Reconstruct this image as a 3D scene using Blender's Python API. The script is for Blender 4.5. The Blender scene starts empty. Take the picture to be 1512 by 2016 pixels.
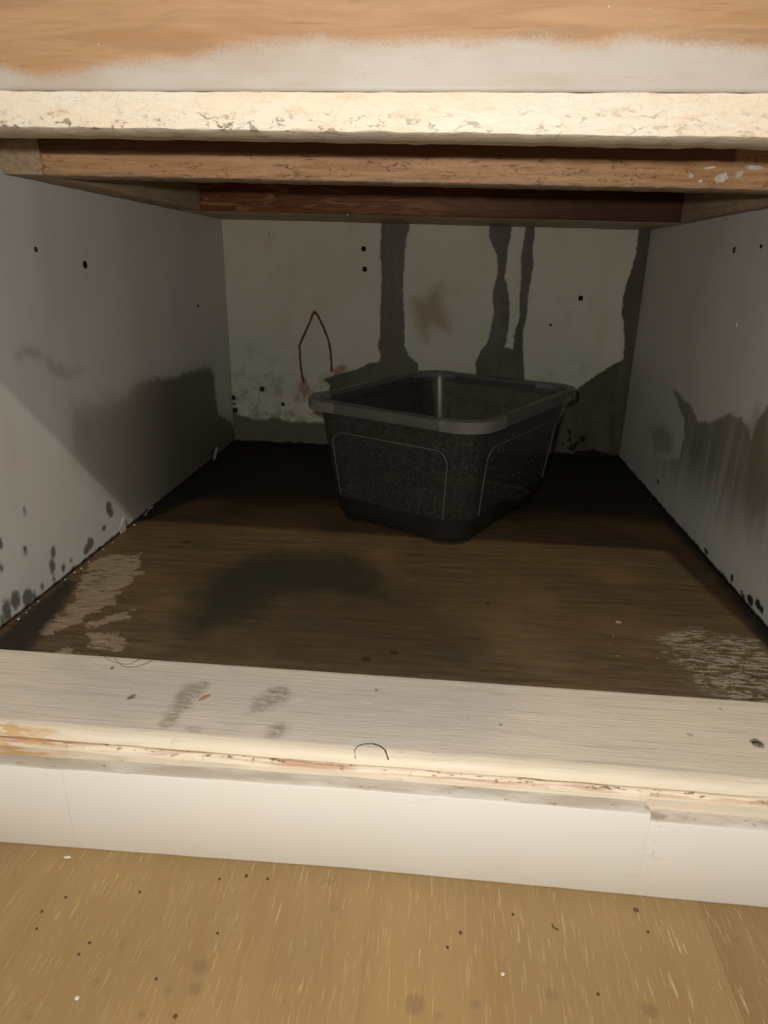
import bpy, bmesh, math, random
import numpy as np
from mathutils import Vector, Matrix, noise as mnoise

scn = bpy.context.scene
col = scn.collection
random.seed(11)

# ------------------------------------------------------------------ camera
# world: metres, X to the right, Y into the cabinet, Z up; the cabinet bottom is Z = 0
CAM = Vector((0.31197, -0.36610, 0.25))
YAW, PITCH, ROLL, FPX = -0.0906785, -0.3504132, 0.0175002, 1327.4757
fwd = Vector((math.sin(YAW)*math.cos(PITCH), math.cos(YAW)*math.cos(PITCH), math.sin(PITCH)))
rgt = fwd.cross(Vector((0, 0, 1))).normalized()
upv = rgt.cross(fwd)
r2 = math.cos(ROLL)*rgt + math.sin(ROLL)*upv
u2 = -math.sin(ROLL)*rgt + math.cos(ROLL)*upv
cam = bpy.data.objects.new('camera', bpy.data.cameras.new('camera'))
cam.matrix_world = Matrix(((r2.x, u2.x, -fwd.x, CAM.x), (r2.y, u2.y, -fwd.y, CAM.y),
                           (r2.z, u2.z, -fwd.z, CAM.z), (0, 0, 0, 1)))
cam.data.sensor_fit = 'VERTICAL'
cam.data.sensor_height = 24.0
cam.data.lens = FPX/2016*24.0
cam.data.clip_start = 0.01
col.objects.link(cam)
scn.camera = cam

# ------------------------------------------------------------------ light
world = bpy.data.worlds.new('world'); scn.world = world
world.use_nodes = True
world.node_tree.nodes['Background'].inputs[0].default_value = (1.0, 0.86, 0.70, 1)
world.node_tree.nodes['Background'].inputs[1].default_value = 0.022

def look(o, target):
    o.rotation_euler = (Vector(target) - o.location).to_track_quat('-Z', 'Y').to_euler()

lamp = bpy.data.objects.new('ceiling_lamp_light', bpy.data.lights.new('ceiling_lamp_light', 'AREA'))
lamp.data.shape = 'DISK'; lamp.data.size = 0.055
lamp.data.energy = 34.0; lamp.data.color = (1.0, 0.89, 0.74)
lamp.location = (0.80, -1.95, 2.158)          # room lamp behind and above the viewer
col.objects.link(lamp); look(lamp, (0.3, 0.0, 0.0))

torch = bpy.data.objects.new('phone_torch_light', bpy.data.lights.new('phone_torch_light', 'POINT'))
torch.data.energy = 5.2; torch.data.color = (1.0, 0.95, 0.86)
torch.data.shadow_soft_size = 0.005
torch.location = CAM + 0.019*u2 - 0.016*r2 - 0.004*fwd   # the phone's own flash beside its lens
col.objects.link(torch)

vs = scn.view_settings
vs.view_transform = 'Standard'; vs.look = 'None'
vs.exposure = 0.0; vs.gamma = 1.0; vs.use_curve_mapping = False

W, D = 0.5586, 0.5889           # inner width and depth of the cabinet
FLOOR = -0.062                  # room floor level
DATA = {
'back_wet':[[(214.3,310.8),(215.1,301.7),(214.4,264.3),(216.8,235.7),(216.0,199.7),(215.2,159.3),(212.6,145.5),(217.0,131.8),(215.0,122.7),(199.3,120.1),(181.3,111.1),(155.9,103.9),(134.6,95.4),(144.8,89.2),(137.1,64.9),(136.7,35.1),(298.8,41.2),(289.2,98.8),(271.0,108.9),(268.4,122.8),(254.7,132.9),(250.0,146.6),(247.6,187.1),(245.1,226.5),(246.8,264.8),(247.7,283.6),(251.4,294.7),(251.5,311.2)],[(354.4,312.3),(355.6,299.6),(356.1,286.8),(364.4,272.8),(369.3,259.8),(370.5,242.9),(366.5,224.3),(366.1,210.7),(368.8,191.9),(366.4,169.2),(362.7,152.3),(353.8,140.5),(348.7,123.1),(351.5,100.8),(417.9,101.5),(417.4,107.8),(413.5,128.5),(409.9,170.3),(412.7,192.8),(413.0,219.4),(415.4,251.8),(413.0,277.2),(414.0,299.1),(413.0,312.9),(401.5,312.7),(402.0,298.9),(399.4,261.5),(401.4,238.3),(401.9,208.9),(404.2,189.4),(399.0,170.0),(398.3,145.1),(393.4,146.3),(386.5,147.5),(389.3,164.4),(390.3,186.4),(389.0,202.8),(384.3,227.2),(379.5,237.9),(381.1,251.2),(380.8,271.8),(383.6,287.2),(383.8,299.9),(382.8,312.6)],[(544.8,311.3),(544.4,297.0),(544.2,271.7),(542.0,250.8),(538.4,235.1),(535.7,216.8),(535.9,200.8),(540.0,184.7),(545.3,159.8),(546.7,135.0),(535.9,130.0),(523.0,120.0),(509.9,110.7),(491.8,95.5),(480.8,76.8),(464.3,32.9),(463.2,-27.2),(566.5,-22.5),(565.9,107.6),(567.6,317.4)]],
'back_low':[[(-13.9,52.2),(5.3,41.6),(30.8,34.2),(61.4,38.3),(91.5,33.4),(136.7,33.6),(181.4,33.8),(181.5,-16.5),(-19.1,-25.1)]],
'back_black':[[(454.2,-8.5),(464.0,0.9),(477.9,4.5),(492.4,2.1),(502.5,7.1),(520.1,8.5),(538.1,5.6),(549.0,3.1),(562.8,5.1),(566.5,-22.5),(456.0,-27.5)],[(-17.1,4.7),(2.9,2.4),(44.6,2.6),(105.8,2.0),(181.5,2.0),(181.5,-16.5),(-18.6,-17.2)]],
'back_spot':[[(485.4,34.4),(488.2,34.5)],[(487.4,28.6),(489.5,28.7)],[(505.5,24.2),(510.4,24.4)],[(492.9,11.1),(498.5,11.4)],[(498.5,18.0),(501.3,18.1)],[(479.0,15.0),(481.1,15.1)],[(487.4,22.0),(490.2,22.1)],[(522.4,7.1),(525.9,7.3)],[(1.4,65.4),(5.2,65.5)],[(3.3,46.8),(7.9,46.9)],[(45.1,79.4),(48.9,79.5)],[(75.0,58.3),(78.0,58.4)],[(2.4,56.5),(4.6,56.6)],[(64.5,287.5),(65.9,287.5)],[(445.6,178.5),(447.6,178.5)]],
'rust':[[(106.5,91.6),(103.9,103.7),(102.7,115.8),(101.6,126.4),(102.5,133.5),(101.2,141.2),(104.3,148.2),(108.1,155.9),(111.9,163.6),(117.2,174.7),(120.9,184.2),(124.6,188.4),(128.8,183.1),(131.5,177.7),(135.7,169.6),(139.1,161.5),(142.6,152.0),(144.6,143.7),(146.6,127.7),(147.2,108.6)]],
'rust_blot':[[(102.3,98.7),(111.0,94.6),(115.2,82.4),(107.3,63.8),(100.4,81.9)],[(148.6,110.1),(159.6,117.5),(170.4,115.0),(163.9,107.7),(152.2,103.1)]],
'brown_blot':[[(258.7,207.2),(274.4,210.8),(289.6,224.1),(296.2,227.5),(298.5,208.0),(309.6,175.2),(312.9,164.5),(300.3,168.3),(286.2,174.6),(280.0,152.8),(271.4,160.8),(263.7,180.8)]],
'left_wet':[[(170.1,133.5),(215.1,127.9),(265.0,123.9),(287.7,133.5),(331.8,132.3),(378.9,126.2),(451.1,125.1),(500.0,120.1),(516.0,111.2),(517.7,80.4),(525.0,54.6),(572.6,33.6),(607.1,-5.3),(533.8,-9.2),(334.7,-5.8),(247.8,1.6),(195.9,54.1),(161.6,92.4),(159.5,115.0)]],
'left_faint':[[(102.2,184.6),(113.0,190.2),(128.0,186.3),(142.5,179.7),(151.4,169.8),(172.8,164.4),(193.3,164.1),(196.5,160.2),(171.0,157.6),(148.3,163.9),(138.0,173.2),(120.3,182.4),(107.3,181.0)]],
'left_spot':[[(203.7,31.5),(209.2,29.5),(202.0,25.0)],[(207.1,25.2),(211.8,23.5),(206.0,21.0)],[(108.7,27.2),(112.0,25.8),(107.3,22.0)],[(104.4,16.9),(108.4,15.1),(102.6,10.5)],[(103.5,5.5),(105.5,4.6),(102.4,1.5)],[(74.5,43.6),(77.4,42.4),(73.5,40.3)],[(82.4,71.8),(84.1,71.2),(81.5,68.9)],[(49.1,59.6),(52.2,58.3),(47.9,55.4)],[(45.3,42.2),(47.4,41.3),(44.4,39.0)],[(164.3,11.7),(170.1,9.3),(162.8,5.9)],[(156.3,8.6),(161.2,6.6),(155.2,4.2)],[(118.8,8.5),(121.7,7.2),(117.8,4.8)],[(87.0,6.3),(88.9,5.4),(86.1,2.8)],[(75.6,4.9),(78.0,3.7),(74.5,1.1)],[(67.6,7.3),(74.0,4.0),(65.7,0.5)],[(53.7,12.3),(59.1,9.5),(51.6,4.9)],[(42.4,9.0),(47.1,6.5),(39.7,-0.4)],[(35.5,3.6),(38.1,2.2),(34.0,-1.7)],[(190.8,16.0),(194.4,14.6),(190.1,13.2)],[(131.1,9.5),(133.3,8.5),(130.5,7.4)],[(494.3,8.7),(502.2,6.6),(493.5,4.6)],[(293.9,-2.3),(300.0,-4.5),(293.2,-5.0)]],
'right_wet':[[(403.6,126.6),(389.3,126.9),(365.2,123.6),(339.5,120.6),(310.7,111.7),(283.9,116.6),(260.6,126.4),(244.5,132.5),(222.4,135.3),(207.9,131.6),(193.0,124.0),(188.4,138.4),(178.6,156.4),(128.5,197.1),(6.0,-9.6),(99.1,-7.4),(258.1,-6.2),(398.4,-9.2),(441.1,8.3),(426.2,41.1),(350.4,63.8),(343.4,88.6),(355.0,104.2),(376.8,113.3)]],
'right_olive':[[(462.1,66.2),(419.4,85.1),(378.6,80.1),(377.2,60.5),(430.7,49.2)],[(204.3,126.4),(195.6,149.2),(173.9,133.5),(151.6,78.5),(168.9,54.9)]],
'right_spot':[[(237.4,5.3),(232.0,7.7),(236.1,2.8)],[(175.9,7.0),(173.2,8.3),(174.1,3.6)],[(154.4,4.9),(151.9,6.1),(153.7,3.4)],[(137.7,5.7),(131.5,8.9),(135.9,2.1)],[(124.9,8.8),(119.8,11.5),(123.2,5.3)],[(118.8,7.6),(114.5,9.9),(117.5,4.8)],[(149.9,2.1),(145.9,4.2),(148.8,-0.1)],[(402.8,21.5),(397.6,23.2),(401.4,18.9)]],
'fl_pale':[[(7.9,152.4),(21.1,173.5),(40.5,168.0),(58.7,132.8),(57.0,103.5),(61.2,77.7),(50.1,56.1),(49.0,33.5),(34.0,26.7),(28.2,49.4),(25.7,86.0),(15.2,117.1)],[(59.5,45.8),(76.4,71.4),(86.1,76.7),(79.7,56.0),(64.6,43.5)],[(64.9,28.5),(76.7,38.4),(95.8,30.2),(97.2,15.6),(84.1,9.5)],[(56.8,8.0),(59.5,13.5),(71.6,6.0)]],
'fl_scr':[[(474.2,79.6),(498.2,93.6),(526.3,86.2),(542.8,83.2),(553.6,52.8),(536.0,0.4),(487.0,4.7),(473.3,26.7),(473.2,53.0)]],
'fl_green':[[(153.5,191.4),(215.9,199.8),(252.7,184.1),(274.8,143.3),(272.0,109.1),(242.6,105.3),(221.5,118.5),(189.6,106.3),(182.8,74.5),(162.5,58.1),(142.5,35.4),(120.7,55.8),(115.1,109.3),(124.3,151.8)]],
'fl_mid':[[(182.8,74.5),(189.6,106.3),(221.5,118.5),(242.6,105.3),(272.0,109.1),(285.5,142.8),(311.5,118.5),(338.4,66.2),(346.7,9.6),(227.8,6.8),(124.6,6.3),(142.5,35.4)]],
'fl_dark':[[(8.2,-1.8),(4.0,50.2),(2.8,115.4),(15.1,109.3),(27.1,65.1),(31.0,34.9),(40.4,5.3),(23.6,-24.0)],[(560.3,574.8),(563.3,399.5),(564.3,244.5),(565.0,179.4),(561.6,94.2),(546.1,58.1),(547.4,103.6),(550.7,163.1),(550.1,236.6),(539.5,443.9)],[(-4.1,231.3),(0.2,335.6),(-2.7,591.6),(173.6,646.6),(588.5,681.9),(569.1,513.8),(563.3,399.5),(483.2,435.6),(418.7,352.4),(328.9,356.6),(172.2,389.5),(71.5,394.7),(34.8,322.8),(13.7,262.8)]],
'fl_chip':[[(449.0,98.9),(451.3,99.2)],[(440.3,77.6),(441.4,77.7)],[(437.2,50.5),(438.6,50.7)],[(454.3,53.3),(455.3,53.4)],[(463.9,51.2),(465.3,51.4)],[(40.7,174.9),(42.0,175.1)],[(443.2,94.3),(443.9,94.4)],[(436.1,66.5),(437.2,66.6)]],
'fl_knot':[[(71.8,205.9),(75.6,206.4)],[(351.8,117.6),(353.8,117.9)],[(271.2,55.0),(272.7,55.1)],[(291.1,41.6),(292.5,41.8)],[(265.8,24.9),(269.2,25.3)],[(284.2,35.5),(287.0,35.8)],[(499.9,19.2),(501.5,19.4)]],
'sl_dirt':[[(159.1,-23.3),(172.6,-20.1),(174.3,-29.5),(171.5,-47.5),(166.3,-57.6),(163.3,-64.8),(159.6,-63.0),(159.4,-44.1)],[(205.4,-33.5),(211.8,-22.3),(222.3,-19.5),(229.6,-23.9),(221.7,-36.6),(214.7,-44.8),(207.4,-45.7)],[(221.1,-57.9),(228.6,-52.5),(232.0,-61.1),(226.9,-69.5),(222.0,-66.6)],[(178.2,-65.3),(183.1,-65.1),(184.3,-68.5),(179.1,-68.7)]],
'sl_gray':[[(73.1,-8.0),(195.6,1.1),(352.3,0.1),(355.8,-37.4),(326.5,-64.8),(213.8,-63.2),(126.1,-64.7),(93.3,-49.5)]],
'sl_spot':[[(132.3,-40.8),(134.7,-40.5)],[(106.5,-12.8),(107.8,-12.7)],[(127.8,-52.3),(128.7,-52.2)],[(277.7,-16.0),(279.2,-15.8)],[(332.3,-36.5),(333.4,-36.3)],[(318.1,-66.2),(318.6,-66.2)],[(491.9,-40.4),(495.6,-40.0)],[(483.0,-10.8),(484.2,-10.6)],[(456.9,-37.6),(458.3,-37.5)],[(351.2,-41.2),(351.8,-41.1)]],
'sl_nail':[(491.9,-40.4)],
'splinter':[(173.9,-39.9),(178.5,-34.2)],
'cres':[(272.7,-76.4),(271.5,-71.7),(273.1,-68.6),(276.4,-66.6),(281.1,-66.0),(284.8,-67.3),(287.9,-70.2),(290.2,-75.1)],
'hair':([(95.1,-0.4),(100.7,-4.6),(108.1,-7.9),(115.1,-8.2),(118.7,-4.2),(120.2,0.2)],[(103.1,-2.5),(114.5,-11.3),(123.3,-9.0),(128.9,-2.3)]),
'grit':[[(126.8,-121.8),(127.7,-121.6)],[(119.2,-130.9),(120.0,-130.8)],[(151.7,-144.4),(152.7,-144.3)],[(149.5,-150.4),(150.3,-150.3)],[(122.1,-140.2),(122.8,-140.1)],[(202.5,-102.1),(203.3,-102.0)],[(216.3,-98.6),(217.4,-98.5)],[(228.2,-99.2),(229.0,-99.1)],[(211.7,-132.8),(212.4,-132.7)],[(163.6,-114.6),(164.1,-114.5)],[(191.0,-157.9),(191.7,-157.9)],[(331.6,-119.3),(332.8,-119.2)],[(358.4,-106.2),(359.1,-106.1)],[(425.2,-108.5),(426.0,-108.4)],[(325.1,-127.8),(325.7,-127.7)],[(394.0,-142.9),(394.7,-142.9)],[(206.2,-173.0),(207.5,-172.9)],[(422.4,-96.8),(424.0,-96.6)]],
'white':[[(114.3,-97.9),(116.2,-97.7)],[(159.3,-170.2),(160.5,-170.0)],[(351.1,-138.1),(351.9,-138.0)]],
'fib':[(377.7,-109.8),(378.2,-111.4),(380.6,-112.3)],
'gl_stain':[[(209.4,-150.1),(213.2,-149.7)],[(210.8,-160.5),(214.0,-160.1)],[(198.4,-162.5),(200.2,-162.3)],[(267.2,-112.5),(268.8,-112.3)],[(310.5,-156.5),(315.1,-156.0)],[(372.6,-145.7),(375.4,-145.4)],[(416.1,-147.3),(419.3,-147.0)],[(321.3,-160.2),(322.7,-160.0)],[(260.4,-96.6),(262.1,-96.4)],[(163.7,-162.1),(165.1,-161.9)],[(191.4,-173.6),(192.9,-173.4)],[(142.8,-179.9),(144.1,-179.7)],[(167.2,-143.5),(168.7,-143.4)],[(337.6,-153.6),(339.9,-153.3)],[(222.9,-162.6),(224.0,-162.5)]],
'tan_over':[[(-550.1,332.4),(118.6,324.3),(140.6,322.0),(158.6,323.7),(176.3,326.3),(206.5,327.3),(219.4,330.4),(232.0,331.7),(256.8,333.2),(269.0,331.4),(289.2,331.9),(328.8,332.5),(340.4,333.1),(348.3,331.0),(356.1,330.6),(363.7,331.2),(376.8,332.8),(384.6,331.4),(401.7,330.2),(416.7,329.6),(426.6,327.9),(755.4,324.5),(777.4,289.0),(-603.1,281.9)]],
'front_splat':[[(455.1,304.9),(456.4,307.8),(459.1,306.4),(458.5,304.3)],[(461.6,302.9),(463.8,304.4),(465.3,302.7),(463.7,301.5)],[(471.5,304.4),(473.9,307.9),(478.4,308.5),(481.3,305.6),(478.0,302.2),(474.1,301.8)],[(483.5,305.6),(484.4,309.1),(488.8,309.6),(488.5,306.5),(486.7,304.5)],[(487.4,312.5),(498.8,312.5),(502.2,310.8),(496.5,309.1),(490.3,309.9)],[(464.2,310.7),(471.7,311.8),(472.5,310.7),(466.0,309.5)]],
'holeB':[(191.9,270.3),(193.4,244.9),(481.1,213.7)],
'holeL':[(216.1,246.5),(146.9,257.0),(476.4,199.6)],
'holeR':[(299.7,268.0),(264.5,206.6),(244.9,269.5)],
'bb_mark':[[(174.3,-26.0),(193.7,-25.6),(195.6,-30.3),(174.7,-30.5)],[(282.4,-25.6),(289.1,-21.5),(297.4,-30.9),(283.8,-33.1)],[(356.2,-15.1),(357.7,-14.2),(357.1,-19.3)],[(250.2,-20.6),(252.5,-18.6),(251.1,-29.8)]],
'drops':[(229.3,294.5),(229.4,290.1),(229.5,285.8),(229.6,281.5),(229.7,277.1),(229.8,272.7),(229.9,268.4),(230.0,263.9),(230.1,259.5),(230.1,255.1),(230.2,250.6),(230.3,246.2),(230.4,241.7),(230.5,237.2),(230.6,232.7),(230.7,228.2),(230.8,223.6),(230.9,219.1),(231.0,214.5),(231.1,209.9),(231.2,205.3),(231.3,200.7),(231.4,196.1),(231.5,191.4),(231.6,186.8),(231.7,182.1),(231.7,177.4),(231.8,172.7)],
'drops2':[(370.7,285.2),(371.4,275.4),(372.1,265.5),(372.9,255.5),(373.6,245.4),(374.4,235.3),(375.2,225.1),(375.9,214.8),(376.7,204.5),(405.4,297.8),(406.3,286.9),(407.3,275.9),(408.3,264.8),(409.3,253.6),(410.3,242.3),(411.3,230.9),(412.3,219.4)],
'kdrop':[(178.0,297.6),(193.2,297.8),(378.8,293.2)],
'kspk':[(361.7,304.5),(368.1,305.1),(376.8,303.7),(410.1,302.5),(420.0,309.1),(443.9,303.4),(449.5,305.4),(398.9,307.4),(436.2,306.3),(252.8,301.4),(535.0,302.4)],
'flake':[(-9.3,223.7),(8.7,274.4),(0.4,487.1)],
'bits':[(0.8,135.4),(0.8,127.1),(3.6,63.7),(2.1,56.3),(2.6,46.2),(-0.3,113.1),(0.2,149.2),(-0.3,177.6),(-1.5,194.6),(3.2,74.5),(-2.9,239.9)],
}
# ------------------------------------------------------------------ helpers
def tag(o, label=None, cat=None, group=None, kind=None):
    if label: o['label'] = label
    if cat: o['category'] = cat
    if group: o['group'] = group
    if kind: o['kind'] = kind
    return o

def empty(name, loc=(0, 0, 0)):
    o = bpy.data.objects.new(name, None); o.empty_display_size = 0.02
    o.location = loc; col.objects.link(o)
    return o

def put(name, me, mat, parent=None, smooth=False, loc=None):
    o = bpy.data.objects.new(name, me); col.objects.link(o)
    if mat and not me.materials: me.materials.append(mat)
    if smooth:
        me.shade_smooth()
        if smooth != 'all': me.set_sharp_from_angle(angle=math.radians(42))
    if parent:
        o.parent = parent
        if loc is None:                # geometry is written in world metres
            o.location = -world_loc(parent)
    if loc is not None:
        o.location = Vector(loc) - (world_loc(parent) if parent else Vector())
    return o

def world_loc(o):
    v = Vector(o.location)
    while o.parent:
        o = o.parent; v += Vector(o.location)
    return v

def mesh(name, verts, faces):
    me = bpy.data.meshes.new(name); me.from_pydata(verts, [], faces); me.update()
    return me

def from_bm(name, bm):
    me = bpy.data.meshes.new(name); bm.normal_update(); bm.to_mesh(me); bm.free()
    return me

# signed distance (mm, positive inside) of points to polygons and ellipses
def sdf_poly(P, poly):
    poly = np.array(poly, float)
    d = np.full(len(P), 1e9); inside = np.zeros(len(P), bool)
    n = len(poly)
    for i in range(n):
        a, b = poly[i], poly[(i+1) % n]
        e = b - a; w = P - a
        t = np.clip((w @ e)/max(e @ e, 1e-9), 0, 1)
        q = w - t[:, None]*e
        d = np.minimum(d, (q*q).sum(1))
        cond = ((a[1] > P[:, 1]) != (b[1] > P[:, 1]))
        with np.errstate(divide='ignore', invalid='ignore'):
            xi = (b[0]-a[0])*(P[:, 1]-a[1])/(b[1]-a[1]) + a[0]
        inside ^= cond & (P[:, 0] < xi)
    d = np.sqrt(d)
    return np.where(inside, d, -d)

def sdf_line(P, line):
    d = np.full(len(P), 1e9)
    for a, b in zip(line[:-1], line[1:]):
        a = np.array(a, float); b = np.array(b, float); e = b-a; w = P-a
        t = np.clip((w @ e)/max(e @ e, 1e-9), 0, 1)
        q = w - t[:, None]*e
        d = np.minimum(d, (q*q).sum(1))
    return -np.sqrt(d)

def sdf_spot(P, c, rx, ry):
    q = (P - np.array(c))/np.array([rx, ry])
    return (1-np.sqrt((q*q).sum(1)))*min(rx, ry)

def sdf(P, key, kind='poly'):
    out = np.full(len(P), -80.0)
    for s in DATA[key]:
        if kind == 'poly': v = sdf_poly(P, s)
        elif kind == 'line': v = sdf_line(P, s)
        else:
            r = abs(s[1][0]-s[0][0]) + 1e-3
            ry = abs(s[2][1]-s[0][1]) if len(s) > 2 else r
            if kind == 'flat': ry = r          # a round spot
            v = sdf_spot(P, s[0], max(r, .8), max(ry, .8))
        out = np.maximum(out, v)
    return out

def set_attr(me, name, vals):
    a = me.attributes.new(name, 'FLOAT', 'POINT')
    full = np.full(len(me.vertices), -80.0, dtype=np.float32)
    full[:len(vals)] = np.clip(vals, -80, 80)
    a.data.foreach_set('value', full)

# a solid panel whose seen face is a fine grid that carries the outlines of its stains
def panel(name, mat, parent, ur, vr, step, place, thick, attrs, wob=0.0, shear=0.0):
    nu = int((ur[1]-ur[0])/step)+1; nv = int((vr[1]-vr[0])/step)+1
    us = np.linspace(ur[0], ur[1], nu); vv = np.linspace(vr[0], vr[1], nv)
    U, V = np.meshgrid(us, vv)
    P = np.c_[U.ravel(), V.ravel()]
    wo = [wob*mnoise.noise(Vector((u*9, v*9, 3.1))) for u, v in P] if wob else [0]*len(P)
    verts = [place(u, v, w) for (u, v), w in zip(P, wo)]
    faces = []
    for j in range(nv-1):
        b = j*nu
        for i in range(nu-1):
            faces.append((b+i, b+i+1, b+nu+i+1, b+nu+i))
    n0 = len(verts)
    for u, v in ((ur[0], vr[0]), (ur[1], vr[0]), (ur[1], vr[1]), (ur[0], vr[1])):
        verts.append(place(u, v, -thick))
    faces.append((n0+3, n0+2, n0+1, n0))
    faces.append(tuple([n0, n0+1] + list(range(nu-1, -1, -1))))
    faces.append(tuple([n0+2, n0+3] + list(range((nv-1)*nu, nv*nu))))
    faces.append(tuple([n0+1, n0+2] + [j*nu+nu-1 for j in range(nv-1, -1, -1)]))
    faces.append(tuple([n0+3, n0] + [j*nu for j in range(nv)]))
    me = mesh(name, verts, faces)
    Pm = P*1000; Pm = np.c_[Pm[:, 0], Pm[:, 1]+shear*Pm[:, 0]]
    for k, kind in attrs:
        set_attr(me, k, sdf(Pm, k, kind))
    sm = np.zeros(len(me.polygons), bool); sm[:(nu-1)*(nv-1)] = True
    me.polygons.foreach_set('use_smooth', sm)
    return put(name, me, mat, parent)

# a sawn board: bevelled box cut along its length, edges a little uneven
def board_mesh(name, xr, yr, zr, bev, cuts=40, amp=0.0004, warp=None, freq=60, axis=0, square=False):
    bm = bmesh.new()
    bmesh.ops.create_cube(bm, size=1)
    for v in bm.verts:
        v.co = Vector(((xr[0]+xr[1])/2 + v.co.x*(xr[1]-xr[0]), (yr[0]+yr[1])/2 + v.co.y*(yr[1]-yr[0]),
                       (zr[0]+zr[1])/2 + v.co.z*(zr[1]-zr[0])))
    ed = [e for e in bm.edges if not square or abs((e.verts[0].co-e.verts[1].co)[axis]) > 1e-6]
    bmesh.ops.bevel(bm, geom=ed, offset=bev, segments=2, profile=0.5, affect='EDGES')
    r = (xr, yr, zr)[axis]
    no = [Vector((1, 0, 0)), Vector((0, 1, 0)), Vector((0, 0, 1))][axis]
    for i in range(1, cuts):
        c = Vector((0, 0, 0)); c[axis] = r[0] + (r[1]-r[0])*i/cuts
        bmesh.ops.bisect_plane(bm, geom=bm.verts[:]+bm.edges[:]+bm.faces[:], plane_co=c, plane_no=no)
    for v in bm.verts:
        if amp: v.co += amp*mnoise.noise_vector(v.co*freq)
        if warp: v.co = Vector(warp(*v.co))
    return from_bm(name, bm)

def tube_mesh(name, pts, rad, seg=6, closed=False):
    pts = [Vector(p) for p in pts]; n = len(pts); verts = []; faces = []
    for i, p in enumerate(pts):
        a = pts[(i-1) % n] if (closed or i > 0) else p
        b = pts[(i+1) % n] if (closed or i < n-1) else p
        t = (b-a).normalized()
        s = t.cross(Vector((0, 0, 1)))
        if s.length < 1e-3: s = t.cross(Vector((1, 0, 0)))
        s.normalize(); q = t.cross(s)
        rr_ = rad(i/(n-1)) if callable(rad) else rad
        for k in range(seg):
            an = 2*math.pi*k/seg
            verts.append(p + rr_*(math.cos(an)*s + math.sin(an)*q))
    m = n if closed else n-1
    for i in range(m):
        for k in range(seg):
            j = (i+1) % n
            faces.append((i*seg+k, i*seg+(k+1) % seg, j*seg+(k+1) % seg, j*seg+k))
    if not closed:
        faces.append(tuple(range(seg-1, -1, -1))); faces.append(tuple((n-1)*seg+k for k in range(seg)))
    return mesh(name, verts, faces)

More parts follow.
